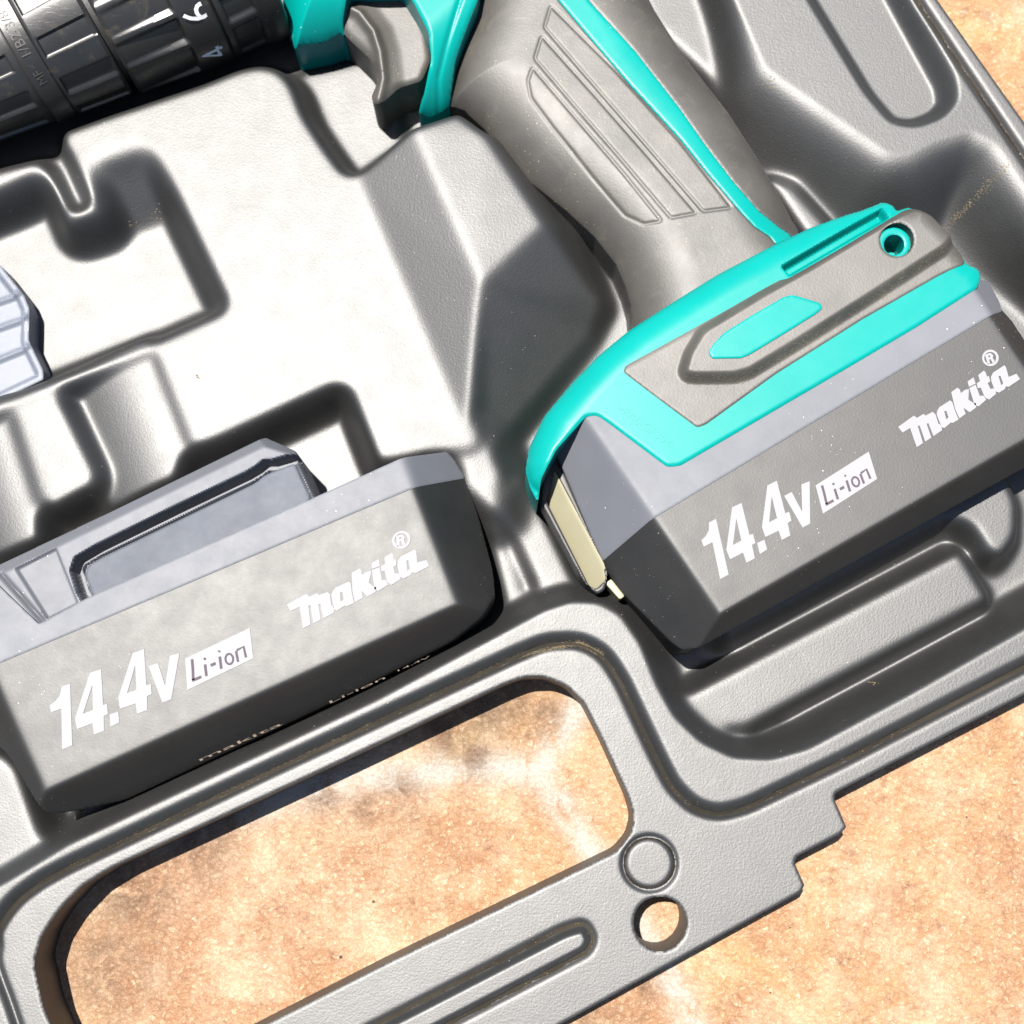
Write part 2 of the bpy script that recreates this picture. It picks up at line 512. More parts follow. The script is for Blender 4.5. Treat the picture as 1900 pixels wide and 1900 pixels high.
    Z = rise(Z, [(28, 763), (98, 733), (112, 742), (178, 880), (170, 905), (98, 945), (84, 935)], -32, 24, 12)
    # hump with flat facets
    V = dict(A=(765, 234, 42), B=(850, 207, 36), C=(903, 245, 38), D=(1012, 412, 36), E=(893, 524, 46), F=(662, 326, -25), G=(868, 812, -25), J=(905, 838, -120),
             H=(1113, 562, -135), I=(1088, 618, -170), L=(1068, 432, -90), K=(946, 268, -80))
    V = {k: (v[0], v[1], kz(v[2])) for k, v in V.items()}
    W = {k: np.append(plan([v[:2]], v[2])[0], v[2]) for k, v in V.items()}
    tz = np.full(X.shape, np.nan)
    for t in ("ABC", "ACE", "CDE", "AEF", "EFG", "EGJ", "EJI", "EIH", "EHD", "CKL", "CLD", "DLH"):
        a, b, c = (W[k] for k in t)
        den = (b[0] - a[0]) * (c[1] - a[1]) - (c[0] - a[0]) * (b[1] - a[1])
        u = ((X - a[0]) * (c[1] - a[1]) - (c[0] - a[0]) * (Y - a[1])) / den
        v = ((b[0] - a[0]) * (Y - a[1]) - (X - a[0]) * (b[1] - a[1])) / den
        m = (u >= -1e-6) & (v >= -1e-6) & (u + v <= 1 + 1e-6)
        tz[m] = (a[2] + u * (b[2] - a[2]) + v * (c[2] - a[2]))[m]
    foot = ~np.isnan(tz)
    for _ in range(14):
        n = np.isnan(tz); best = np.full(X.shape, np.nan)
        for dy, dx in ((0, 1), (0, -1), (1, 0), (-1, 0)):
            best = np.fmax(best, np.roll(tz, (dy, dx), (0, 1)))
        tz[n] = best[n]
    outl = np.array([W[k][:2] for k in "FABCKLHIJG"])
    d = sdf_box(X, Y, outl)
    s = sstep(1 - d / 34)
    ok = ~np.isnan(tz) & (s > 0)
    Z = np.where(ok, np.maximum(Z, Z + (np.nan_to_num(tz) - Z) * s), Z)
    # floors and ribs of the drill cavity
    Z = rise(Z, [(560, 140), (700, 110), (760, 330), (640, 420), (600, 300)], -195, 30)
    Z = rise(Z, [(1140, -150), (1262, -120), (1300, 0), (1342, 80), (1392, 176), (1380, 190), (1330, 150), (1210, 40)], -120, 40, 10)
    Z = rise(Z, [(1425, 330), (1470, 345), (1540, 420), (1500, 440)], -120, 26, 8)
    Z = rise(Z, [(929, 945), (973, 886), (999, 937), (1082, 1112), (1100, 1180), (1040, 1180), (960, 1000)], -135, 26, 6)
    Z = rise(Z, [(905, 985), (925, 990), (952, 1040), (990, 1150), (1000, 1200), (960, 1200)], -165, 20, 5)
    Z = rise(Z, [(850, 790), (905, 838), (925, 880), (915, 940), (870, 900)], -40, 80, 6)  # steep ramp added to darken this corner in place of cavity shade
    # floor of the tray below the mounted battery
    Z = rise(Z, [(1230, 1310), (1250, 1300), (1782, 1020), (1838, 1112), (1500, 1290), (1389, 1350), (1330, 1352), (1285, 1337)], -88, 26, 12)
    Z = rise(Z, [(1330, 1130), (1745, 905), (1765, 940), (1350, 1165)], -90, 60, 12)
    Z = rise(Z, [(1745, 905), (1850, 848), (1892, 930), (1890, 995), (1862, 1035), (1835, 1028), (1802, 975), (1768, 962)], -60, 22, 14)
    # below the loose battery
    Z = rise(Z, [(-400, 1330), (0, 1395), (30, 1420), (88, 1585), (80, 1640), (-400, 1850)], -55, 30, 16)
    Z = rise(Z, [(140, 1440), (420, 1340), (470, 1400), (165, 1590)], -110, 26, 10)
    # bin at the top right
    Z = depress(Z, [(1672, -40), (1775, 148), (1780, 192), (1752, 226), (1700, 246), (1648, 238), (1598, 180), (1525, 60), (1440, -80), (1400, -300), (1560, -300)], -62, 40, 22, 0)
    Z = depress(Z, [(1440, -120), (1500, -10), (1560, 80), (1640, 215), (1560, 170), (1440, 20), (1380, -120)], -28, 26, 12, 0) if False else Z
    # soften: strongly inside, lightly on the flange
    Zi, Zf = blur(Z, 9.5 / RES), blur(Z, 1.9 / RES)
    m = sstep((-flat_in + 8) / 20)
    Z = Zf + (Zi - Zf) * m
    # fine features of the flange
    dr = np.hypot(*(np.stack([X, Y]) - plan([(1205, 1602)], 0)[0][:, None, None]))
    Z -= 6 * np.exp(-((dr - 46) / 5.0) ** 2)
    bar = plan(fillet([(1048, 1722), (1085, 1712), (1102, 1740), (1092, 1766), (480, 2085), (450, 2030)], 26), 0)
    db = sdf_box(X, Y, bar)
    Z += 13 * sstep(-(db + 3) / 13) - 8 * np.exp(-(db / 6.5) ** 2)
    # outline, handle opening, drilled hole
    outer = [(-700, 2250), (420, 2250), (1042, 1900), (1400, 1703), (1486, 1656), (1493, 1643), (1474, 1600), (1478, 1590), (1560, 1547), (1571, 1535), (1548, 1482), (1551, 1471),
             (1900, 1290), (2420, 1020), (2440, 985), (1740, 0), (1500, -360), (-700, -360)]
    op = [(62, 1788), (76, 1738), (106, 1692), (150, 1645), (205, 1611), (600, 1428), (935, 1270), (970, 1257), (1010, 1256), (1050, 1272), (1082, 1302), (1112, 1360), (1166, 1478), (1177, 1515),
          (1170, 1550), (1145, 1580), (1085, 1609), (700, 1796), (330, 1985), (240, 2010), (170, 2000), (115, 1950), (80, 1870)]
    P = plan(fillet(outer, 3, 3), 0); O = plan(fillet(op, 12, 3), 0)
    hc = plan([(1225, 1714)], 0)[0]
    hole = np.array([hc + (47 + .6 * math.sin(3 * a) + rng.normal(0, .1)) * np.array([math.cos(a), math.sin(a)]) for a in np.linspace(0, 2 * np.pi, 60, endpoint=False)])
    d = np.maximum(sdf(X, Y, P), -sdf_box(X, Y, O))
    d = np.maximum(d, -sdf_box(X, Y, hole))
    d = np.maximum(d, np.maximum(np.abs(X), np.abs(Y)) - 1250)
    t = .1 + .9 * np.clip(-d / 5, 0, 1)
    Z -= 5 * (1 - np.sqrt(np.maximum(0, 1 - (1 - t) ** 2)))
    root = empty("tool_case", (0, 0, GZ), label="open black moulded plastic carrying case with a cut-out handle", category="tool case")
    o = link("tray_shell", grid_mesh("tray_shell", X, Y, Z, d, GZ + .5, 60, [P, O, hole]), MAT['case'], root)
    return X, Y, Z
CX, CY, CZ = build_case()

# ---------------------------------------------------------------- lettering
def flat_shape(name, loops_list, zf, mat, parent, th=1.0, base=0.4, inplan=False):
    """thin printed shapes: loops_list = [(outer, [holes]) ...] in photo points"""
    V, F = [], []
    for outer, holes in loops_list:
        loops = [(np.asarray(l, float) if inplan else planf(l, zf)) for l in [outer] + list(holes)]
        allp = np.concatenate(loops)
        z = zf(allp[:, 0], allp[:, 1])
        n0 = len(V); n = len(allp)
        V += [(p[0], p[1], zz + base + th) for p, zz in zip(allp, z)] + [(p[0], p[1], zz - 2) for p, zz in zip(allp, z)]
        tri = tessellate_polygon([[Vector((p[0], p[1], 0)) for p in l] for l in loops])
        for t in tri:
            a, b, c = (allp[i] for i in t)
            cr = (b[0] - a[0]) * (c[1] - a[1]) - (b[1] - a[1]) * (c[0] - a[0])
            F.append(tuple(n0 + i for i in (t if cr > 0 else t[::-1])))
        k = 0
        for l in loops:
            for i in range(len(l)):
                a, b = k + i, k + (i + 1) % len(l)
                F.append((n0 + a, n0 + b, n0 + n + b, n0 + n + a))
            k += len(l)
    me = bpy.data.meshes.new(name)
    me.from_pydata([tuple(c * U for c in v) for v in V], [], F)
    me.update()
    return link(name, me, mat, parent)

def zoomed(pts, ox, oy, s): return [(ox + x / s, oy + y / s) for x, y in pts]
def stroke(pts, wd):
    """thick line as one outline"""
    P = np.asarray(pts, float); n = len(P)
    N = []
    for i in range(n):
        t = P[min(i + 1, n - 1)] - P[max(i - 1, 0)]; t /= np.hypot(*t)
        N.append(np.array([-t[1], t[0]]))
    N = np.array(N)
    return np.concatenate([P + N * wd / 2, (P - N * wd / 2)[::-1]]).tolist()
def circ(c, rx, ry=None, rot=0, n=28):
    ry = ry or rx; out = []
    for k in range(n):
        a = 2 * math.pi * k / n; x, y = rx * math.cos(a), ry * math.sin(a)
        out.append((c[0] + x * math.cos(rot) - y * math.sin(rot), c[1] + x * math.sin(rot) + y * math.cos(rot)))
    return out

A_ = lambda p: zoomed(p, 1290, 830, 5.4286)
B_ = lambda p: zoomed(p, 1650, 630, 7.6)
G_VOLT = [(A_([(138, 757), (208, 722), (335, 1283), (250, 1330), (172, 958), (85, 1003), (60, 938), (105, 895), (135, 840)]), []),
          (A_([(370, 605), (465, 562), (545, 885), (580, 872), (605, 965), (570, 985), (598, 1120), (515, 1165), (480, 1062), (350, 1130), (312, 1035)]), [A_([(412, 715), (462, 940), (378, 985)])]),
          (A_([(622, 965), (695, 932), (722, 1030), (650, 1078)]), []),
          (A_([(725, 385), (820, 338), (905, 665), (945, 650), (968, 740), (930, 765), (955, 890), (870, 935), (838, 842), (705, 905), (670, 805)]), [A_([(768, 495), (822, 715), (743, 757)])]),
          (A_([(893, 490), (970, 452), (1075, 650), (1068, 375), (1150, 343), (1155, 770), (1080, 810)]), [])]
G_BOX = [(A_([(1210, 385), (1745, 45), (1830, 320), (1285, 670)]), [])]
G_LI = [(A_(stroke(p, w_)), []) for p, w_ in [([(1275, 385), (1298, 470), (1322, 574)], 24), ([(1312, 580), (1390, 536)], 26), ([(1402, 420), (1435, 525)], 24), ([(1386, 380), (1394, 360)], 22),
        ([(1455, 424), (1497, 400)], 28), ([(1522, 335), (1557, 445)], 24), ([(1506, 295), (1512, 280)], 22), ([(1660, 268), (1698, 366)], 22), ([(1665, 262), (1722, 222), (1762, 318)], 22)]]
G_LI.append((A_(circ((1613, 348), 44, 58, -.35)), [A_(circ((1613, 348), 25, 38, -.35))]))
G_BRAND = [(B_([(122, 1235), (345, 1075), (388, 1107), (482, 1050), (508, 1075), (610, 1022), (648, 1055), (692, 1195), (722, 1190), (742, 1280), (620, 1365), (548, 1182), (524, 1192), (590, 1385),
               (505, 1442), (425, 1215), (400, 1225), (472, 1462), (385, 1520), (290, 1250), (185, 1315)]), []),
           (B_([(672, 1010), (705, 955), (855, 860), (885, 885), (925, 1010), (975, 1130), (890, 1180), (866, 1172), (775, 1250), (735, 1240), (665, 1060)]), [B_([(772, 1015), (800, 1008), (832, 1100), (800, 1128)])]),
           (B_([(870, 745), (960, 680), (990, 705), (1008, 758), (1060, 712), (1120, 700), (1112, 850), (1165, 885), (1218, 900), (1222, 960), (1130, 1028), (1042, 965), (1075, 1050), (985, 1115), (925, 980)]), []),
           (B_([(1124, 685), (1213, 640), (1275, 800), (1320, 790), (1365, 850), (1255, 945), (1200, 925)]), []),
           (B_([(1100, 595), (1185, 535), (1215, 625), (1120, 670)]), []),
           (B_([(1250, 505), (1330, 440), (1355, 465), (1375, 525), (1400, 515), (1420, 590), (1385, 620), (1425, 700), (1470, 690), (1505, 765), (1405, 850), (1345, 820), (1285, 680), (1245, 690), (1230, 620), (1275, 590)]), []),
           (B_([(1430, 530), (1460, 470), (1620, 365), (1640, 390), (1680, 530), (1790, 485), (1840, 560), (1680, 670), (1640, 662), (1625, 700), (1545, 752), (1490, 735), (1435, 590)]), [B_([(1538, 520), (1562, 513), (1602, 620), (1575, 648)])])]
G_REG = [(B_(circ((1422, 262), 117)), [B_(circ((1420, 262), 84))]),
         (B_([(1345, 215), (1425, 190), (1462, 225), (1455, 262), (1492, 318), (1455, 335), (1425, 280), (1405, 288), (1418, 345), (1385, 352)]), [B_([(1392, 232), (1415, 226), (1420, 252), (1398, 256)])])]

def affine(src, dst):
    A = np.c_[np.asarray(src, float), np.ones(len(src))]
    return np.linalg.lstsq(A, np.asarray(dst, float), rcond=None)[0]
AFF = affine([(1328.3, 963), (1336, 1075), (1611.4, 838.3), (1526.7, 953.4), (1666, 792.5), (1892, 703.7)],
             [(131.6, 1267.9), (117.9, 1390), (461.5, 1167.3), (344.8, 1280.9), (531.8, 1120.8), (798.7, 1049.7)])
def mapped(G):
    f = lambda l: (np.c_[np.asarray(l, float), np.ones(len(l))] @ AFF).tolist()
    return [(f(o), [f(h) for h in hs]) for o, hs in G]

def print_on(G_map, zf, parent):
    flat_shape("voltage_marking", G_map(G_VOLT), zf, MAT['white'], parent)
    flat_shape("chemistry_badge", G_map(G_BOX), zf, MAT['white'], parent)
    flat_shape("chemistry_marking", G_map(G_LI), zf, MAT['ink'], parent, th=1.8)
    flat_shape("brand_marking", G_map(G_BRAND), zf, MAT['white'], parent)
    flat_shape("registered_mark", G_map(G_REG), zf, MAT['white'], parent)

def text_loops(txt, size):
    """outlines of a text line (built-in font), as a mesh: verts, faces in 2D"""
    cu = bpy.data.curves.new("t", 'FONT'); cu.body = txt; cu.size = size; cu.align_x = 'CENTER'; cu.align_y = 'CENTER'
    cu.resolution_u = 3
    o = bpy.data.objects.new("t", cu); S.collection.objects.link(o)
    dg = bpy.context.evaluated_depsgraph_get(); me = bpy.data.meshes.new_from_object(o.evaluated_get(dg))
    V = np.array([v.co[:2] for v in me.vertices]); F = [tuple(p.vertices) for p in me.polygons]
    bpy.data.objects.remove(o); bpy.data.curves.remove(cu); bpy.data.meshes.remove(me)
    return V, F
def text_on(name, txt, size, f, mat, parent, bold=0):
    """text whose 2D points (x right, y up, u) are carried to 3D by f"""
    V, F = text_loops(txt, size)
    P = np.array([f(a, b) for a, b in V])
    me = bpy.data.meshes.new(name); me.from_pydata([tuple(p * U) for p in P], [], F); me.update()
    return link(name, me, mat, parent)

# ---------------------------------------------------------------- drill
drill = empty("cordless_drill", (150, 300, -235), label="teal and black cordless drill lying in the case, battery clipped on", category="cordless drill")

GRIP = [(838, 150), (834, 196), (862, 205), (898, 239), (940, 287), (983, 338), (1052, 392), (1104, 440), (1143, 490), (1160, 530), (1170, 565), (1173, 600), (1172, 625),
        (1300, 590), (1440, 510), (1500, 470), (1480, 425), (1470, 410), (1440, 352), (1405, 293), (1351, 209), (1262, 94), (1215, 20), (1175, -60), (1150, -200), (880, -200), (880, 0), (845, 100)]
GP = plan(fillet(GRIP[:12] + [(1190, 760), (1580, 560)] + GRIP[16:], 14), 0)
def z_grip(X, Y):
    d = sdf(X, Y, GP)
    t = .1 + .9 * np.clip(-d / 135, 0, 1)
    return -75 + 150 * np.sqrt(np.maximum(0, 1 - (1 - t) ** 2.2))
BAND_L = [(1000, -200), (1036, 0), (1100, 76), (1170, 158), (1262, 258), (1314, 323), (1370, 388), (1400, 420), (1428, 438), (1440, 452)]
BAND_R = [(1500, 470), (1462, 432), (1449, 424), (1408, 391), (1361, 337), (1307, 266), (1260, 199), (1180, 96), (1092, 0), (1060, -200)]
front = GRIP[:13] + [(1300, 590), (1440, 510)] + BAND_L[::-1][0:] + GRIP[25:]
back = [GRIP[15]] + GRIP[16:25] + BAND_R[::-1]
panels = [[(1022, 10), (1010, 50), (1090, 143), (1200, 270), (1305, 392), (1358, 385), (1262, 262), (1140, 128)],
          [(1005, 66), (992, 108), (1060, 188), (1150, 292), (1245, 404), (1293, 395), (1200, 286), (1100, 172)],
          [(988, 124), (979, 150), (985, 182), (1025, 236), (1100, 330), (1160, 400), (1195, 416), (1228, 410), (1160, 325), (1070, 220)]]
def rz_front(X, Y, d, Z):
    for p in panels:
        pp = planf(fillet(p, 6), z_grip)
        dd = sdf(X, Y, pp)
        Z = Z - 1.9 * np.exp(-(dd / 3.0) ** 2) + .5 * sstep(-dd / 6)
    return Z
relief("grip_rubber_front", front, z_grip, -150, MAT['rubber'], drill, rnd=3, res=1.7, rz=rz_front)
relief("grip_rubber_back", back, z_grip, -150, MAT['rubber'], drill, rnd=3, res=3)
relief("grip_spine", BAND_L + BAND_R, lambda X, Y: z_grip(X, Y) + 3.5, -100, MAT['teal'], drill, rnd=5, res=2.5)

# motor housing above the trigger
HEAD = [(470, -260), (522, -10), (536, 50), (547, 92), (566, 84), (600, 72), (640, 68), (632, 30), (648, -30), (740, -40), (770, 8), (796, 60), (800, 110), (788, 160), (775, 214),
        (800, 216), (833, 204), (844, 110), (862, 60), (886, 0), (930, -260)]
HP = plan(fillet([(470, -260), (522, -10), (547, 92), (640, 68), (700, 130), (776, 214), (835, 204), (870, 160), (960, 80), (960, -260)], 10), 0)
def z_head(X, Y):
    t = .1 + .9 * np.clip(-sdf(X, Y, HP) / 120, 0, 1)
    return -95 + 190 * np.sqrt(np.maximum(0, 1 - (1 - t) ** 2))
def rz_head(X, Y, d, Z):
    l = plan([(868, -40), (858, 30), (830, 110), (815, 160), (812, 215)], 20)
    return Z - 4 * np.exp(-(seg_dist(X, Y, l, False) / 4.5) ** 2)
relief("motor_housing", fillet(HEAD, 8), z_head, -160, MAT['teal'], drill, rnd=8, res=2.5, rz=rz_head)

TRIG = [(632, 34), (636, 18), (652, 2), (720, -40), (770, 0), (793, 60), (799, 108), (782, 148), (740, 160), (712, 186), (694, 192), (688, 178), (700, 150), (698, 128), (684, 104), (655, 78), (636, 58)]
def z_trig(X, Y):
    e = plan([(640, 14), (668, 28), (694, 62), (706, 100), (712, 150), (704, 190)], 20)
    d = seg_dist(X, Y, e, False)
    return 22 - 10 * sstep((d - 4) / 40) + 12 * np.exp(-(d / 9) ** 2)
relief("trigger", fillet(TRIG, 10), z_trig, -120, MAT['rubber'], drill, rnd=14, res=2.2)

# foot of the drill
FOOT = [(1166, 614), (1240, 566), (1330, 510), (1440, 452), (1475, 436), (1500, 424), (1560, 402), (1600, 390), (1640, 374), (1656, 381), (1664, 392), (1688, 384), (1714, 400), (1745, 432),
        (1780, 468), (1793, 490), (1816, 500), (1821, 514), (1814, 534), (1700, 607), (1570, 684), (1262, 864), (1238, 866), (1130, 785), (1108, 770), (1088, 772), (1032, 834), (1004, 888), (998, 932),
        (984, 905), (975, 872), (981, 832), (1010, 772), (1060, 712), (1110, 660)]
SIL = FOOT[:18] + [(1870, 600), (2000, 820), (1400, 1140), (1150, 1100), (1010, 930)] + FOOT[29:]
SP = plan(fillet(SIL, 10), 60)
def z_foot(X, Y):
    t = .08 + .92 * np.clip(-sdf(X, Y, SP) / 62, 0, 1)
    return 60 + 72 * np.sqrt(np.maximum(0, 1 - (1 - t) ** 2))
slot = [(1453, 494), (1636, 389), (1646, 404), (1466, 509)]
foot_o = None
def rz_foot(X, Y, d, Z):
    ds = sdf(X, Y, planf(slot, z_foot))
    Z = Z - 26 * sstep(-(ds - 4) / 9)
    h = np.hypot(*(np.stack([X, Y]) - planf([(1658, 453)], z_foot)[0][:, None, None]))
    return Z - 45 * sstep((20 - h) / 4)
relief("foot_housing", fillet(FOOT, 7), z_foot, -170, MAT['teal'], drill, rnd=7, res=2.4, rz=rz_foot)

PANEL = [(1157, 690), (1160, 668), (1176, 648), (1235, 612), (1330, 556), (1370, 534), (1405, 522), (1462, 518), (1560, 462), (1652, 406), (1686, 386), (1714, 401), (1745, 433), (1780, 468), (1791, 490),
         (1768, 498), (1740, 512), (1600, 592), (1440, 693), (1310, 787), (1294, 793), (1220, 738)]
ARROW = [(1272, 694), (1282, 660), (1305, 622), (1420, 552), (1500, 508), (1600, 448), (1690, 396), (1722, 408), (1760, 440), (1745, 462), (1600, 556), (1480, 632), (1388, 688), (1360, 696), (1290, 697)]
INLAY = [(1314, 655), (1322, 640), (1344, 617), (1400, 582), (1456, 550), (1472, 547), (1522, 562), (1527, 571), (1514, 582), (1450, 622), (1392, 657), (1376, 664), (1322, 665)]
def z_panel(X, Y): return z_foot(X, Y) + 2.5
def arrow_h(X, Y):
    da = sdf(X, Y, planf(fillet(ARROW, 8), z_panel))
    return 22 * sstep(-(da - 18) / 22)
def rz_panel(X, Y, d, Z):
    h = np.hypot(*(np.stack([X, Y]) - planf([(1658, 453)], z_foot)[0][:, None, None]))
    c = plan([(1160, 694), (1330, 602), (1470, 520), (1680, 395)], 120)
    # shoulder above the arrow falls away towards the grip
    n = np.array([-.49, .87]); q = c[0]
    s = (X - q[0]) * n[0] + (Y - q[1]) * n[1]
    Z = Z - 9 * sstep(s / 30)
    return Z + arrow_h(X, Y)
hole_r = [tuple(p) for p in circ((1659, 452), 31)]
relief("foot_rubber", fillet(PANEL, 6), z_panel, 40, MAT['rubber'], drill, rnd=4, res=2.2, rz=rz_panel, holes=[hole_r])
relief("foot_inlay", fillet(INLAY, 5), lambda X, Y: z_foot(X, Y) + 27.5, 60, MAT['teal'], drill, rnd=3, res=2.4)
ring = relief("screw_boss", circ((1659, 452), 30), lambda X, Y: z_foot(X, Y) + 20, 60, MAT['teal'], drill, rnd=3, res=2, holes=[circ((1659, 454), 19)])
def screw_head():
    c = planf([(1657, 456)], z_foot)[0]
    z0 = 82
    relief("screw", plan(circ((1657, 456), 16), z0), lambda X, Y: z0 + 6 * np.cos((X + Y - c[0] - c[1]) / 4.5), 60, MAT['steel'], drill, rnd=4, res=1.6, inplan=True)
screw_head()
# dust caked along the lower flank of the moulded arrow
def dust_line():
    path = planf([(1268, 702), (1300, 708), (1360, 708), (1395, 698), (1500, 634), (1610, 562), (1700, 500), (1758, 462)], z_panel)
    me_v, me_f = [], []
    for i in range(900):
        k = rng.integers(0, len(path) - 1); t = rng.random()
        p = path[k] * (1 - t) + path[k + 1] * t + rng.normal(0, 4.5, 2)
        z = z_foot(*[np.array([v]) for v in p])[0] + 2.5 + arrow_h(*[np.array([v]) for v in p])[0]
        r = rng.uniform(.5, 1.5)
        b = len(me_v)
        for a in range(3): me_v.append((p[0] + r * math.cos(a * 2.1 + i), p[1] + r * math.sin(a * 2.1 + i), z + .2))
        me_v.append((p[0], p[1], z + r))
        me_f += [(b, b + 1, b + 3), (b + 1, b + 2, b + 3), (b + 2, b, b + 3)]
    me = bpy.data.meshes.new("dust_grains"); me.from_pydata([tuple(c * U for c in v) for v in me_v], [], me_f); me.update()
    o = link("dust_grains", me, MAT['dust'], drill); o["kind"] = "stuff"
dust_line()

def on_top(px, py, ang, zf, dz=1.0):
    c = planf([(px, py)], zf)[0]; ca, sa = math.cos(ang), math.sin(ang)
    def f(a, b):
        x, y = c[0] + a * ca - b * sa, c[1] + a * sa + b * ca
        return np.array([x, y, zf(np.array([x]), np.array([y]))[0] + dz])
    return f
text_on("mould_mark", ">TPE<", 26, on_top(1590, 488, math.radians(28), lambda X, Y: z_foot(X, Y) + 22.5, .9), MAT['rubber'], drill)
text_on("material_mark", ">PA6-GF30<", 22, on_top(1196, 790, math.radians(-37), z_foot, .8), MAT['teal'], drill)

# ---------------------------------------------------------------- mounted battery
TB = 126.0
pf = plane_f
z_b2 = softmin([lambda X, Y: TB + 0 * X,
                pf((1085, 775, TB), (1335, 1140, TB), (1262, 1200, 40)),
                pf((1335, 1142, TB), (1900, 819, TB), (1904, 868, 40)),
                pf((1800, 525, TB), (1885, 650, TB), (1915, 640, 40))], 3)
bat2 = relief("battery_lower_case", fillet([(1105, 1030), (1198, 950), (1845, 564), (1874, 594), (2008, 796), (1998, 814), (1300, 1200), (1266, 1206), (1244, 1190), (1155, 1100)], 8),
              z_b2, -190, MAT['bat'], drill, rnd=3, res=2.6)
relief("battery_upper_case", fillet([(1031, 838), (1090, 765), (1220, 770), (1620, 560), (1832, 522), (1852, 560), (1857, 579), (1206, 966), (1117, 1042)], 3),
       lambda X, Y: z_b2(X, Y) + 2.2, -190, MAT['batgrey'], drill, rnd=2.5, res=2.6)
print_on(lambda g: g, lambda X, Y: TB + 0 * X, bat2)
# end cap with the cream release button
ZE = 22.0
relief("button_frame", fillet([(1002, 930), (1005, 892), (1020, 850), (1031, 838), (1117, 1040), (1128, 1060), (1122, 1094), (1108, 1102), (1087, 1083), (1078, 1070)], 5), lambda X, Y: ZE + 0 * X,
       -180, MAT['bat'], drill, rnd=5, res=2.2, holes=[fillet([(1013, 928), (1030, 876), (1120, 1048), (1124, 1076), (1106, 1093), (1094, 1088)], 5)])
relief("release_button", fillet([(1010, 930), (1029, 872), (1122, 1048), (1126, 1078), (1108, 1096), (1092, 1092)], 5), pf((1012, 925, -8), (1105, 1085, -8), (1120, 1052, 22)), -180, MAT['cream'], drill, rnd=6, res=2.2)
relief("button_tab", fillet([(1123, 1082), (1134, 1074), (1159, 1106), (1150, 1112)], 3), lambda X, Y: 4 + 0 * X, -180, MAT['cream'], drill, rnd=3, res=2)

# ---------------------------------------------------------------- chuck and torque collar
AZ = 18.0
AX0 = np.append(plan([(249, -23)], AZ)[0], AZ)
_b = plan([(249 + 267, -23 - 136)], AZ)[0]
PHI = math.atan2(_b[1] - AX0[1], _b[0] - AX0[0])
ax = np.array([math.cos(PHI), math.sin(PHI), 0]); n1 = np.array([math.sin(PHI), -math.cos(PHI), 0]); n2 = np.array([0, 0, 1.0])
def lathe(name, prof, mat, rmod=None, nt=420, ns=3):
    """prof = [(s, r) ...] along the axis; rmod(s, theta) is added to the radius"""
    P = []
    for (a, b) in zip(prof[:-1], prof[1:]):
        k = max(1, int(abs(b[0] - a[0]) / ns))
        P += [(a[0] + (b[0] - a[0]) * i / k, a[1] + (b[1] - a[1]) * i / k) for i in range(k)]
    P.append(prof[-1]); P = np.array(P)
    th = np.linspace(0, 2 * np.pi, nt, endpoint=False)
    Sg, Tg = np.meshgrid(P[:, 0], th, indexing='ij')
    R = np.repeat(P[:, 1][:, None], nt, 1)
    if rmod is not None: R = R + rmod(Sg, Tg)
    V = AX0 + Sg[..., None] * ax + R[..., None] * (np.cos(Tg)[..., None] * n1 + np.sin(Tg)[..., None] * n2)
    n = len(P); idx = np.arange(n * nt).reshape(n, nt)
    Q = np.stack([idx[:-1], np.roll(idx[:-1], -1, 1), np.roll(idx[1:], -1, 1), idx[1:]], -1).reshape(-1, 4)[:, ::-1]
    return link(name, mesh_np(name, V.reshape(-1, 3), Q, None, 35), mat, drill)
def comb(t, per, wd, soft):
    """1 on ridges wd wide every per degrees"""
    a = np.abs((np.degrees(t) / per) % 1 - .5) * per
    return sstep((wd / 2 - a) / soft + .5)
def win(s, a, b, e=5): return sstep((s - a) / e) * sstep((b - s) / e)
def lines(t, per, dep):
    return dep * (.5 + .5 * np.cos(np.degrees(t) / per * 2 * np.pi))
def m_sleeve(a, b):
    def f(s, t):
        blk = comb(t + .16, 30, 17, 1.2)
        return -6 * win(s, a, b, 3) * (1 - blk) - blk * win(s, a, b, 3) * lines(t, 3.4, 2.4) * comb(t + .16, 60, 17, 1)
    return f
lathe("chuck_front_sleeve", [(-640, 20), (-640, 110), (-560, 122), (-400, 134), (-262, 151), (-256, 150), (-256, 120)], MAT['chuck'], m_sleeve(-560, -272))
lathe("chuck_ring", [(-257, 120), (-257, 156), (-254, 159), (-218, 161), (-215, 158), (-215, 120)], MAT['chuck'])
lathe("chuck_rear_sleeve", [(-217, 120), (-217, 157), (-212, 161), (-150, 168), (-108, 172), (-101, 168), (-99, 150), (-99, 90)], MAT['chuck'], m_sleeve(-208, -106))
lathe("collar_core", [(-110, 60), (-110, 150), (-84, 150), (-84, 60)], MAT['case'])
def m_collar(s, t):
    r = comb(t - .10, 20.5, 5.0, 3.2)
    f = np.clip((s + 92) / 150, 0, 1)
    return -(3 + 9 * f) * win(s, -88, 42, 6) * (1 - r)
lathe("torque_collar", [(-90, 60), (-90, 176), (-85, 183), (50, 200), (103, 206), (107, 203), (107, 60)], MAT['chuck'], m_collar)
def m_ring2(s, t): return -7 * win(s, 122, 182, 6) * (1 - comb(t - .10, 20.5, 6, 3.2))
lathe("gear_ring", [(108, 60), (108, 200), (112, 204), (190, 206), (205, 210), (228, 212), (232, 205), (232, 60)], MAT['chuck'], m_ring2)
def on_cyl(s0, th0, r):
    def f(a, b):
        s = s0 - b; t = th0 + a / r
        return AX0 + s * ax + (r + 1.2) * (math.cos(t) * n1 + math.sin(t) * n2)
    return f
text_on("collar_numeral", "4", 80, on_cyl(80, math.radians(3), 203.5), MAT['numeral'], drill)
text_on("collar_numeral", "6", 80, on_cyl(80, math.radians(33), 203.5), MAT['numeral'], drill)
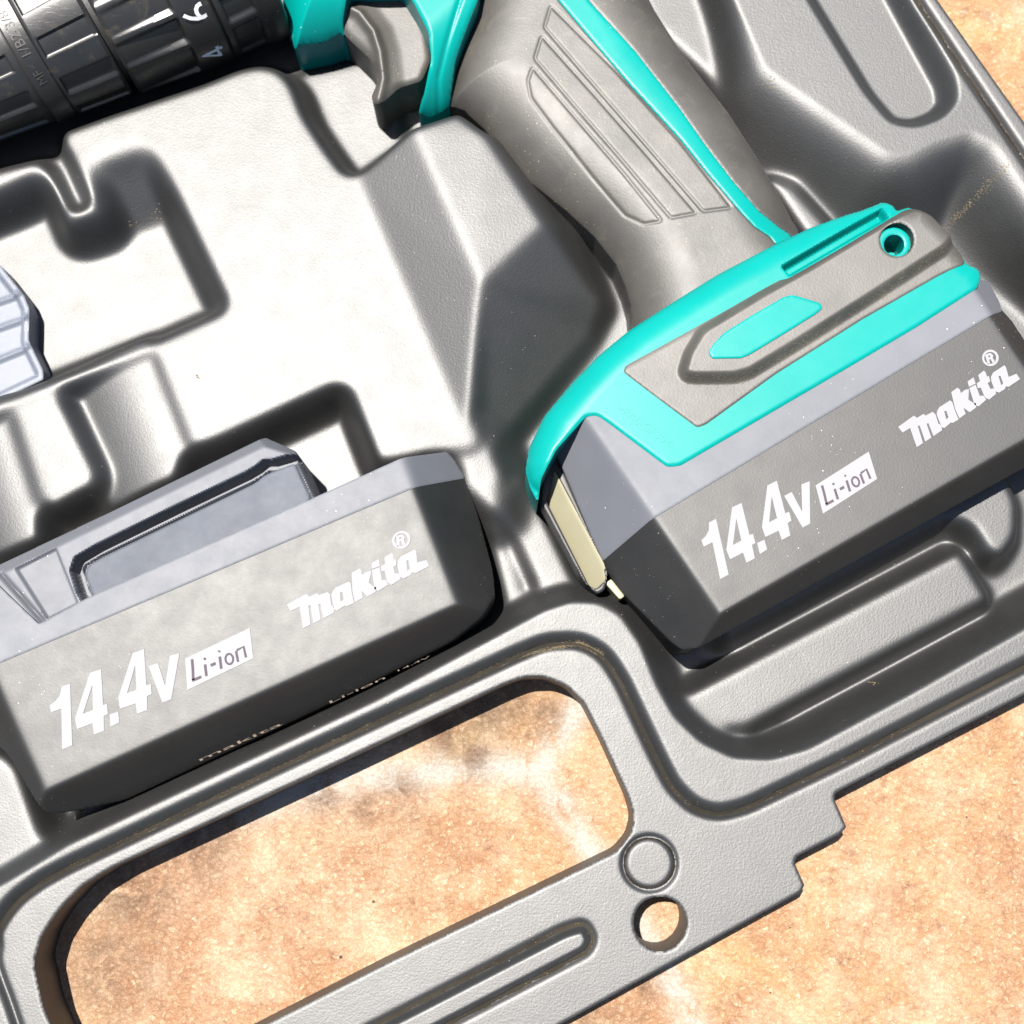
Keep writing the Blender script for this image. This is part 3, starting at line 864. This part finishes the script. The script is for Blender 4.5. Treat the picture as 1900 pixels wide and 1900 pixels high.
text_on("chuck_size_mark", "1/B2-3/8", 27, on_cyl(-236, math.radians(66), 160.2), MAT['rubber'], drill)
text_on("chuck_model_mark", "MF", 24, on_cyl(-236, math.radians(35), 160.2), MAT['rubber'], drill)

# ---------------------------------------------------------------- loose battery
TL = 104.0
loose = empty("battery_pack", (-480, -250, -235), label="loose battery pack lying in the case beside the handle opening", category="battery")
z_b1 = softmin([lambda X, Y: TL + 0 * X,
                pf((757, 870, TL), (843, 1095, TL), (915, 1085, 10)),
                pf((800, 1146, TL), (120, 1454, TL), (148, 1508, 0)),
                pf((0, 1290, TL), (62, 1430, TL), (22, 1462, 10))], 5)
def z_b1s(X, Y): return z_b1(X, Y)
low = relief("battery_lower_case", fillet([(-160, 1300), (-80, 1270), (765, 890), (858, 873), (888, 960), (914, 1058), (918, 1104), (896, 1142), (840, 1188), (600, 1310), (345, 1430), (230, 1484), (120, 1508), (84, 1510), (15, 1400), (-60, 1330)], 14),
             z_b1, -200, MAT['bat'], loose, rnd=6, res=2.6)
relief("battery_upper_case", fillet([(-160, 1326), (-160, 1130), (-20, 1070), (72, 1158), (160, 1110), (585, 922), (742, 851), (829, 838), (842, 852), (863, 887), (771, 904), (-80, 1291)], 3), lambda X, Y: z_b1(X, Y) + 2.2, -200, MAT['batgrey'], loose, rnd=3, res=2.6)
print_on(mapped, lambda X, Y: TL + 0 * X, low)
# terminal rail with its guide slot
TR = 96.0
z_rail = softmin([lambda X, Y: TR + 0 * X, pf((0, 1066, TR), (490, 828, TR), (482, 812, TR - 40)), pf((490, 828, TR), (548, 846, TR), (556, 836, TR - 45)), pf((546, 846, TR), (578, 914, TR), (590, 908, TR - 60))], 2)
SLOT = [(168, 1122), (152, 1096), (140, 1058), (146, 1040), (180, 1020), (330, 946), (460, 884), (480, 872), (492, 862), (505, 862), (546, 850)]
INNER = [(176, 1128), (150, 1066), (156, 1046), (188, 1028), (470, 892), (492, 876), (548, 856), (580, 925), (560, 950)]
def rz_rail(X, Y, d, Z):
    p = plan(SLOT, TR)
    dd = seg_dist(X, Y, p, False)
    Z = Z - 40 * sstep((11.5 - dd) / 8)
    tr = plan([(25, 1054), (104, 1014), (146, 1120), (86, 1150)], TR)
    dt = sdf(X, Y, tr)
    Z = Z - 9 * sstep(-dt / 5)
    Z = Z - 12 * sstep(-sdf(X, Y, plan(INNER, TR)) / 3)
    l = plan([(0, 1064), (78, 1152)], TR)
    return Z - 10 * np.exp(-(seg_dist(X, Y, l, False) / 4) ** 2)
relief("terminal_rail", fillet([(-160, 1120), (-40, 1068), (0, 1048), (200, 953), (480, 817), (493, 812), (550, 838), (586, 914), (592, 930), (160, 1118), (78, 1160), (-60, 1150)], 4), z_rail, -180, MAT['batgrey'], loose, rnd=3, res=2.2, rz=rz_rail)
relief("guide_panel", fillet([(182, 1128), (158, 1068), (163, 1050), (190, 1034), (472, 897), (494, 880), (546, 860), (576, 925), (556, 950)], 5), lambda X, Y: TR - 6 + 0 * X, 20, MAT["inner"], loose, rnd=3, res=2.4)
# rating print along the underside, seen edge-on
def on_side(px0, px1, z0, z1):
    a = np.append(plan([px0], z0)[0], z0); b = np.append(plan([px1], z0)[0], z0)
    t = (b - a) / np.linalg.norm(b - a); L = np.linalg.norm(b - a)
    o = np.array([-t[1], t[0], 0])
    up = np.array([0, 0, 1.0]) * .93 + o * .36
    m = (a + b) / 2
    def f(x, y): return m + t * x + up * y * .30
    return f
for i, (p, q, s, txt) in enumerate([((330, 1428), (560, 1326), 62, "makita"), ((580, 1318), (745, 1243), 50, "Li-ion"), ((735, 1246), (795, 1219), 30, "14.4V")]):
    text_on("rating_print", txt, s, on_side(p, q, 14, 14), MAT['tanink'], low)

# ---------------------------------------------------------------- frosted bit box
def z_box(X, Y): return -48 + 0 * X
def rz_box(X, Y, d, Z):
    Z = Z - 12 * sstep((-d - 9) / 10)
    for p in ([(-100, 640), (60, 585)], [(-100, 705), (60, 640)], [(-100, 592), (50, 540)]):
        Z = Z + 6 * np.exp(-(seg_dist(X, Y, plan(p, -50), False) / 5) ** 2) * sstep(-d / 8)
    return Z
box = relief("bit_box", fillet([(-170, 420), (-60, 440), (0, 492), (44, 548), (54, 572), (53, 632), (80, 688), (80, 704), (0, 742), (-170, 810)], 4), z_box, -134, MAT['milky'], None, rnd=3, res=2.2, rz=rz_box)
tag(box, label="corner of a frosted clear plastic bit box lying in the left recess", category="plastic box")

# ---------------------------------------------------------------- dust and crumbs in the case
def tray_dust():
    case = bpy.data.objects["tool_case"]
    pts = []
    for i in range(260):                       # streak of dust on the slanting wall
        t = rng.random() ** .8
        p = plan([(1742 + 104 * t + rng.normal(0, 2 + 5 * t ** 3), 436 - 104 * t + rng.normal(0, 3 + 3 * t))], -60)[0]
        pts.append((p, rng.uniform(.6, 1.8)))
    for c, n, sp, r in [((278, 384), 14, 7, 2.4), ((235, 402), 8, 5, 1.6), ((376, 709), 5, 3, 2.2), ((1412, 176), 16, 8, 1.8), ((1625, 1265), 7, 6, 1.8), ((240, 395), 40, 45, .8), ((1500, 1300), 40, 120, .8),
                        ((1400, 300), 60, 90, .8), ((1000, 1140), 30, 60, .8), ((110, 1540), 20, 30, .8), ((1320, 60), 30, 50, .9)]:
        for i in range(n):
            p = plan([(c[0] + rng.normal(0, sp), c[1] + rng.normal(0, sp))], -50)[0]
            pts.append((p, r * rng.uniform(.5, 1.2)))
    groove = [(130, 1608), (500, 1432), (960, 1217), (1075, 1192), (1118, 1214)]
    for i in range(2600):
        k = rng.integers(0, 4); t = rng.random()
        q = np.array(groove[k]) * (1 - t) + np.array(groove[k + 1]) * t + rng.normal(0, 2.5, 2)
        pts.append((plan([q], 0)[0], rng.uniform(.4, 1.1)))
    P = np.array([p for p, r in pts]); Zp = grid_at(CX, CY, CZ, P)
    V, F = [], []
    for i, ((p, r), z) in enumerate(zip(pts, Zp)):
        b = len(V)
        for a in range(4): V.append((p[0] + r * math.cos(a * 1.57 + i), p[1] + r * math.sin(a * 1.57 + i) * rng.uniform(.5, 1), z + .1))
        V.append((p[0], p[1], z + r))
        F += [(b + a, b + (a + 1) % 4, b + 4) for a in range(4)]
    me = bpy.data.meshes.new("dust_grains"); me.from_pydata([tuple(c * U for c in v) for v in V], [], F); me.update()
    o = link("dust_grains", me, MAT['crumb'], case); o["kind"] = "stuff"
MAT['crumb'] = plastic("pale_dust", (.105, .078, .042), .8, 900, .5, .0002, .5, 0, 0)
tray_dust()

# dark ribbons: brown grime and painted-in shade of the rim's moulded grooves
MAT['dirt_shade'] = plastic("groove_dirt_shade", (.011, .009, .006), .8, 900, .6, .0002, .5, .10, 0, spec=.1, dustcol=(.10, .075, .04))
def groove_dirt_shade(path, closed, wd):
    P = plan(path, 0)
    Q = resample(P, 4.0)
    if not closed:
        last = int(np.argmin(np.hypot(*(Q - P[-1]).T))); Q = Q[:last + 1]
    T = np.roll(Q, -1, 0) - np.roll(Q, 1, 0)
    if not closed: T[0] = Q[1] - Q[0]; T[-1] = Q[-1] - Q[-2]
    T /= np.hypot(*T.T)[:, None]; N = np.c_[-T[:, 1], T[:, 0]]
    wv = wd * (1 + .25 * np.sin(np.arange(len(Q)) * .37) + rng.normal(0, .12, len(Q)))
    zc = grid_at(CX, CY, CZ, Q) + 1.6
    A, B = Q + N * wv[:, None], Q - N * wv[:, None]
    za, zb = grid_at(CX, CY, CZ, A) - .2, grid_at(CX, CY, CZ, B) - .2
    n = len(Q); V = np.concatenate([np.c_[A, np.minimum(za, zc + 1)], np.c_[Q, zc], np.c_[B, np.minimum(zb, zc + 1)]])
    i = np.arange(n if closed else n - 1); k = (i + 1) % n
    F = np.concatenate([np.stack([i, i + n, k + n, k], 1), np.stack([i + n, i + 2 * n, k + 2 * n, k + n], 1)])
    o = link("groove_dirt_shade", mesh_np("groove_dirt_shade", V, F, None, 0), MAT['dirt_shade'], bpy.data.objects["tool_case"]); o["kind"] = "stuff"
groove_dirt_shade(GROOVE[1:-1], False, 4.6)
groove_dirt_shade(circ((1205, 1602), 46, n=60), True, 2.4)
groove_dirt_shade(fillet([(1048, 1722), (1085, 1712), (1102, 1740), (1092, 1766), (480, 2085), (450, 2030)], 26), True, 3.4)
